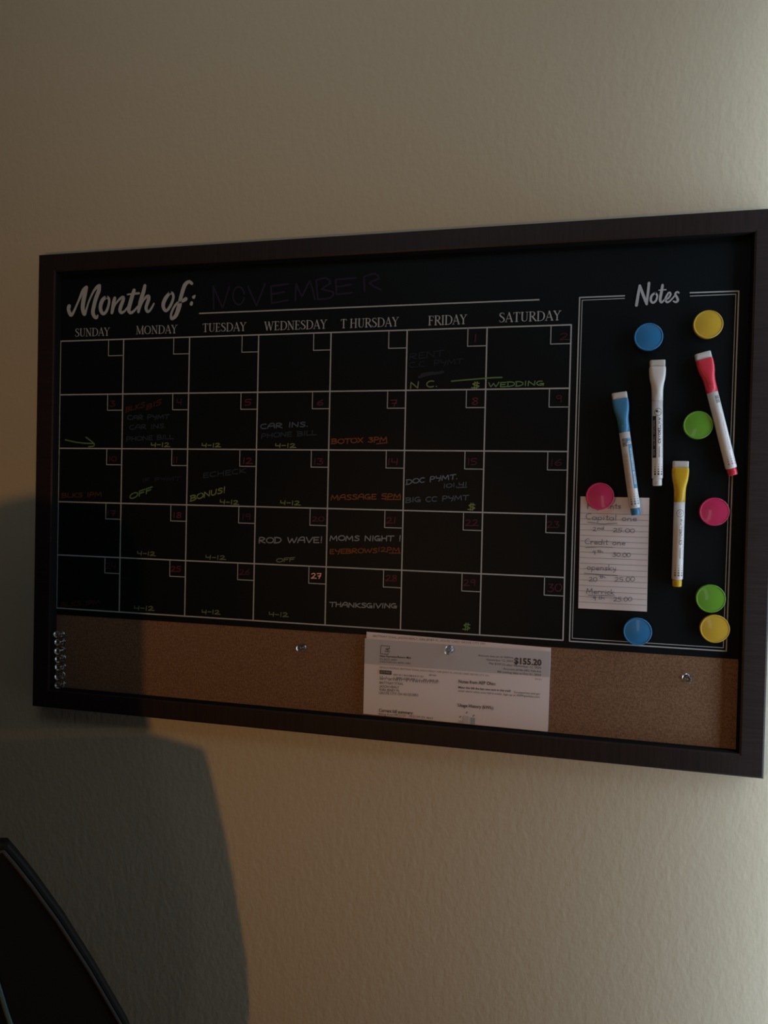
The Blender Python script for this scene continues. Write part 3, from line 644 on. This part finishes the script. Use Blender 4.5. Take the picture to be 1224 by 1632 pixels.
def marker(style, top, bot, capcol, inkcol, label, base=0.0, cat='marker'):
    D = 0.0062+base
    pt, pb = at(*top, D), at(*bot, D); d = pt-pb; L = d.length
    root = tag(empty('dry_erase_marker', (pb.x, -D, pb.z), (0, math.atan2(d.x, d.z), 0)), label, cat, 'dry-erase markers on the notes column')
    mc = mat('marker_cap_'+style, capcol, 0.34, 0.5); mi = mat('marker_print_'+style, inkcol, 0.5)
    bm = bmesh.new(); loft(bm, [(0.0043, 0.0043, 0, 2), (0.0049, 0.0049, 0.0006, 2), (0.0050, 0.0050, 0.062*L, 2)]); link('end_plug', bm, mc, root, True, True)
    bm = bmesh.new(); loft(bm, [(0.0050, 0.0050, 0.056*L, 2), (RB-0.0002, RB-0.0002, 0.060*L, 2), (RB, RB, 0.066*L, 2), (RB, RB, 0.40*L, 2), (RB, RB, 0.678*L, 2)]); barrel = link('barrel', bm, M_barrel, root, True, True)
    bm = bmesh.new(); loft(bm, [(RB+0.0001, RB+0.0001, 0.675*L, 2), (RB+0.0002, RB+0.0001, 0.74*L, 2), (RB+0.0004, RB, 0.775*L, 2.1), (0.0068, 0.0057, 0.81*L, 2.5), (0.0079, 0.0054, 0.845*L, 3.2), (0.0085, 0.0052, 0.88*L, 4), (0.0087, 0.0051, 0.92*L, 5), (0.0086, 0.0050, 0.942*L, 5), (0.0083, 0.0047, 0.947*L, 5)])
    cap = link('cap', bm, mc, root, True, True)
    bm = bmesh.new(); loft(bm, [(0.0081, 0.0044, 0.945*L, 7), (0.0081, 0.0044, 0.996*L, 7), (0.0078, 0.0041, L, 7)]); link('eraser', bm, M_felt, root, True, True)
    bm = bmesh.new(); zl = 0.62*L
    if style in ('white', 'yellow'):
        ringlet(bm, 0.0004, 0.585*L, 0.0042, 0.0005)
        if style == 'white':
            spot(bm, -0.0012, 0.592*L, 0.0013); ringlet(bm, 0.0016, 0.578*L, 0.0017, 0.0004, a0=-60, a1=170)
            patch(bm, -0.0064, -0.0018, 0.222*L, 0.555*L)
        else:
            for s in (-1, 1): ringlet(bm, 0.0004, 0.585*L, 0.0022, 0.0005, n=4, a0=0, a1=360)
        wrap_type(bm, 'WHITEBOARD', 0.0002, 0.55*L, 0.215*L, 0.0029, 0.035); wrap_type(bm, 'MARKER', 0.0006, 0.31*L, 0.085*L, 0.0017)
        wrap_type(bm, 'DRY ERASE LOW ODOR NON TOXIC INK', 0.0046, 0.53*L, 0.31*L, 0.0011)
    elif style == 'blue':
        patch(bm, 0.0016, 0.0064, 0.215*L, 0.575*L)
        patch(bm, 0.0010, 0.0050, 0.60*L, 0.618*L)
        ringlet(bm, 0.0032, 0.606*L, 0.0030, 0.0006)
    else:
        wrap_type(bm, 'WHITEBOARD MARKER', 0.0018, 0.50*L, 0.30*L, 0.0016)
    for r in range(5):
        for c in range(-1, 2):
            z = (0.17-0.0195*r)*L; u = c*0.0038 + (0.0006 if style != 'red' else 0.0012)
            spot(bm, u, z, 0.00035+0.00019*r)
    lb = link('printed_label', bm, mi, barrel, False, True)
    if style in ('blue', 'red'):                      # barcode
        bm = bmesh.new()
        u0, u1, z0, z1 = (-0.0046, 0.0006, 0.56*L, 0.625*L) if style == 'blue' else (0.0006, 0.0050, 0.585*L, 0.645*L)
        z = z0
        while z < z1:
            t = random.choice((0.0003, 0.0005, 0.0008)); patch(bm, u0, u1, z, min(z+t, z1)); z += t+random.choice((0.00025, 0.0004))
        if style == 'blue': 
            for q in range(4): wrap_type(bm, 'KEEP CAP ON TIGHT AND STORE FLAT', -0.0052+q*0.0013, 0.50*L, 0.28*L, 0.0006)
        link('barcode', bm, mat('label_grey', (0.10, 0.10, 0.10), 0.5), barrel, False, True)
    if style == 'white':                              # reversed-out writing on the black strip
        bm = bmesh.new()
        for q, (t, z0, ln) in enumerate((('ERASES CLEAN', 0.52, 0.11), ('FINE TIP', 0.39, 0.07), ('BLACK', 0.29, 0.05))): 
            UV, Fc = type_mesh(t); vs = [bm.verts.new(wrap(-0.0052+v*0.0020, z0*L-u*ln*L, 0.0001)) for u, v in UV]
            for f in Fc:
                try: bm.faces.new([vs[i] for i in f])
                except ValueError: pass
        link('strip_type', bm, M_barrel, barrel, False, True)
    if style == 'blue':
        bm = bmesh.new(); UV, Fc = type_mesh('WHITEBOARD MARKER', 0.02); vs = [bm.verts.new(wrap(0.0030+v*0.0020, 0.545*L-u*0.30*L, 0.0001)) for u, v in UV]
        for f in Fc:
            try: bm.faces.new([vs[i] for i in f])
            except ValueError: pass
        link('strip_type', bm, M_barrel, barrel, False, True)
    return root
marker('white', (1047.6, 574.6), (1047.6, 774.2), (0.66, 0.64, 0.60), (0.018, 0.018, 0.018), 'dry-erase marker with a white cap, upright between the blue and the red marker')
marker('blue', (986.6, 626), (1013.2, 820.8), (0.045, 0.20, 0.36), (0.05, 0.20, 0.36), 'dry-erase marker with a blue cap, tilted, its end over the note', base=0.0018)
marker('yellow', (1084.8, 735.2), (1078.8, 934.6), (0.60, 0.37, 0.015), (0.16, 0.12, 0.10), 'dry-erase marker with a yellow cap, upright beside the ruled note')
marker('red', (1119.3, 562.6), (1168.3, 757.5), (0.62, 0.035, 0.06), (0.42, 0.28, 0.28), 'dry-erase marker with a red cap, leaning beside the green magnet')

# ------------------------------------------------------------------ clear push pins
def make_pin():
    root = empty('push_pin', (0, 0, 0))
    bm = bmesh.new(); lathe(bm, [(0.0020, 0.0), (0.0046, 0.0003), (0.0050, 0.0010), (0.0047, 0.0017), (0.0032, 0.0024), (0.0024, 0.0040), (0.0022, 0.0065), (0.0027, 0.0085), (0.0038, 0.0098), (0.0043, 0.0104), (0.0043, 0.0112), (0.0037, 0.0118), (0.0005, 0.0120)], 24)
    link('pin_head', bm, M_glass, root, True, True)
    bm = bmesh.new(); lathe(bm, [(0.0001, -0.0060), (0.0005, -0.0045), (0.0005, 0.0060), (0.0004, 0.0062)], 8); link('pin_needle', bm, M_steel, root, True, True)
    return root
pins = [(98.9, 1009.5), (100.6, 1021.6), (100.6, 1035.4), (100.6, 1048.2), (100.6, 1061.4), (99.6, 1075.9), (100.6, 1089.7), (482.3, 1031.8), (716.5, 1034.6), (1094.4, 1079.8)]
lab = ['topmost clear push pin in the column at the left end of the cork', 'second clear push pin from the top of the column at the cork left end',
       'third clear push pin from the top of the column at the cork left end', 'middle clear push pin of the seven stacked at the cork left end',
       'third clear push pin from the bottom of the column at the cork left end', 'second clear push pin from the bottom of the column at the cork left end',
       'lowest clear push pin in the column at the left end of the cork', 'lone clear push pin in bare cork left of the utility bill',
       'clear push pin holding the utility bill', 'lone clear push pin in bare cork at the right end of the strip']
proto = make_pin()
for i, ((x, y), l) in enumerate(zip(pins, lab)):
    o = proto if i == 0 else copy_tree(proto)
    base = 0.0030 if i == 8 else 0.0
    p = at(x, y, base)
    o.location = (p.x, 0.0004-base, p.z)
    o.rotation_euler = (math.radians(random.uniform(-6, 6)), random.uniform(0, 3), math.radians(random.uniform(-6, 4)))
    if i == 9: o.rotation_euler = (0.05, 0.3, -0.03)
    tag(o, l, 'push pin', 'clear push pins in the cork')

# ------------------------------------------------------------------ desk chair at the lower left
K0 = Vector((0.257*S, -0.390*S, -0.472*S+Z0)); a45 = math.radians(45); rec = math.radians(14.6)
NN = Vector((-math.cos(a45), math.sin(a45), 0)); UU = Vector((math.sin(a45), math.cos(a45), 0))
WW = Vector((0, 0, 1))*math.cos(rec) - NN*math.sin(rec); FN = UU.cross(WW)           # FN points from the back towards the seat or away
if FN.dot(NN) < 0: FN = -FN
def cp(a, b, d=0.0): return K0 + UU*(a*S) + WW*(b*S) + FN*d
AC = -0.155
edge = [(-0.005, 0.0012), (0.0, 0.0), (0.008, -0.0135), (0.022, -0.039), (0.043, -0.080), (0.071, -0.140), (0.104, -0.216), (0.122, -0.270), (0.130, -0.330), (0.122, -0.42), (0.105, -0.50), (0.08, -0.55)]
edge = [(-0.060, 0.0145), (-0.030, 0.0075)] + edge
outline = edge + [(2*AC-a, b) for a, b in reversed(edge)]
outline = [p for p in outline]
chc = tag(empty('desk_chair', tuple(Vector(((cp(AC, -0.6)+NN*0.22).x, (cp(AC, -0.6)+NN*0.22).y, 0)))), 'black padded desk chair with a tall tapered back, standing against the wall at lower left', 'chair')
M_leather = mat('black_leatherette', (0.0045, 0.0055, 0.0055), 0.62, 0.16)
M_pip = mat('grey_piping', (0.030, 0.031, 0.032), 0.6, 0.2)
M_plastic = mat('black_plastic', (0.012, 0.012, 0.012), 0.45)
def slab(poly, d0, d1, bev):
    bm = bmesh.new()
    n = len(poly); A = [bm.verts.new(cp(a, b, d0)) for a, b in poly]; B = [bm.verts.new(cp(a, b, d1)) for a, b in poly]
    f1 = bm.faces.new(A); f2 = bm.faces.new(list(reversed(B)))
    for i in range(n): bm.faces.new((A[i], B[i], B[(i+1) % n], A[(i+1) % n]))
    bmesh.ops.recalc_face_normals(bm, faces=bm.faces[:])
    es = [e for e in bm.edges if (e in f1.edges or e in f2.edges)]
    bmesh.ops.bevel(bm, geom=es, offset=bev, segments=3, affect='EDGES', profile=0.5)
    return bm
seat_back = link('backrest', slab(outline, 0.0, 0.011, 0.0035), M_leather, chc)
def inset(poly, d, ctr=(AC, -0.25)):
    out = []
    n = len(poly)
    for i in range(n):
        p0, p1, p2 = poly[i-1], poly[i], poly[(i+1) % n]
        t = Vector((p2[0]-p0[0], p2[1]-p0[1])).normalized(); nm = Vector((t.y, -t.x))
        if nm.dot(Vector((ctr[0]-p1[0], ctr[1]-p1[1]))) < 0: nm = -nm
        out.append((p1[0]+nm.x*d, p1[1]+nm.y*d))
    return out
pp = inset(outline, 0.0055); bm = bmesh.new(); tube(bm, [cp(a, b, -0.0012) for a, b in pp] + [cp(*pp[0], -0.0012)], 0.0013, 8); link('piping', bm, M_pip, seat_back)
for sgn in (1, -1):
    sp = [(-0.010, -0.080), (-0.0045, -0.125), (0.0035, -0.160), (0.014, -0.200), (0.030, -0.28), (0.034, -0.36), (0.028, -0.46)]
    if sgn < 0: sp = [(2*AC-a, b) for a, b in sp]
    bm = bmesh.new(); tube(bm, [cp(a, b, -0.001) for a, b in sp], 0.0018, 8); link('seam', bm, mat('teal_seam', (0.05, 0.085, 0.09), 0.4), seat_back)
hr = [(-0.056, 0.016), (-0.063, 0.030), (-0.070, 0.060), (-0.078, 0.10), (-0.088, 0.145), (-0.105, 0.168), (-0.13, 0.176)]
hr = hr + [(2*AC-a, b) for a, b in reversed(hr)]
link('headrest', slab(hr, 0.002, 0.022, 0.006), M_leather, chc)
sc_ = cp(AC, -0.6) + NN*0.22; SZ = 0.47
bm = bmesh.new(); secs = []
R = []
for hw, z in ((0.185, SZ-0.05), (0.205, SZ-0.035), (0.21, SZ), (0.20, SZ+0.03), (0.17, SZ+0.042)):
    ring = []
    for i in range(32):
        t = 2*math.pi*i/32; c, s = math.cos(t), math.sin(t); e = 2/3.0
        ring.append(bm.verts.new(Vector((sc_.x, sc_.y, z)) + NN*hw*math.copysign(abs(c)**e, c) + UU*hw*math.copysign(abs(s)**e, s)))
    R.append(ring)
for q, s in zip(R, R[1:]):
    for i in range(32): bm.faces.new((q[i], q[(i+1) % 32], s[(i+1) % 32], s[i]))
bm.faces.new(R[0]); bm.faces.new(R[-1]); link('seat', bm, M_leather, chc, True)
bm = bmesh.new(); tube(bm, [cp(AC, -0.40, 0.03), cp(AC, -0.60, 0.0), Vector((sc_.x, sc_.y, SZ-0.055))-NN*0.14, Vector((sc_.x, sc_.y, SZ-0.055))], 0.02, 10); link('back_bracket', bm, M_plastic, chc)
bm = bmesh.new(); tube(bm, [(sc_.x, sc_.y, SZ-0.05), (sc_.x, sc_.y, 0.09)], 0.026, 16); link('gas_lift', bm, M_plastic, chc)
for s in (1, -1):
    b0 = Vector((sc_.x, sc_.y, 0)) + UU*(0.225*s)
    bm = bmesh.new(); tube(bm, [b0-UU*(0.06*s)+Vector((0, 0, SZ-0.045)), b0+Vector((0, 0, SZ-0.03)), b0+Vector((0, 0, SZ+0.17))], 0.014, 10); arm = link('armrest', bm, M_plastic, chc)
    bm = bmesh.new(); tube(bm, [b0-NN*0.10+Vector((0, 0, SZ+0.18)), b0+NN*0.08+Vector((0, 0, SZ+0.18))], 0.019, 12); link('arm_pad', bm, M_leather, arm)
for k in range(5):
    t = math.radians(72*k+20); d = Vector((math.cos(t), math.sin(t), 0)); c0 = Vector((sc_.x, sc_.y, 0))
    reach = 0.20
    bm = bmesh.new(); tube(bm, [c0+d*0.015+Vector((0, 0, 0.10)), c0+d*reach+Vector((0, 0, 0.066))], 0.017, 10); leg = link('base_leg', bm, M_plastic, chc)
    bm = bmesh.new(); p = c0+d*reach; e = Vector((-d.y, d.x, 0)); tube(bm, [p-e*0.018+Vector((0, 0, 0.026)), p+e*0.018+Vector((0, 0, 0.026))], 0.026, 16); link('caster', bm, M_plastic, leg)
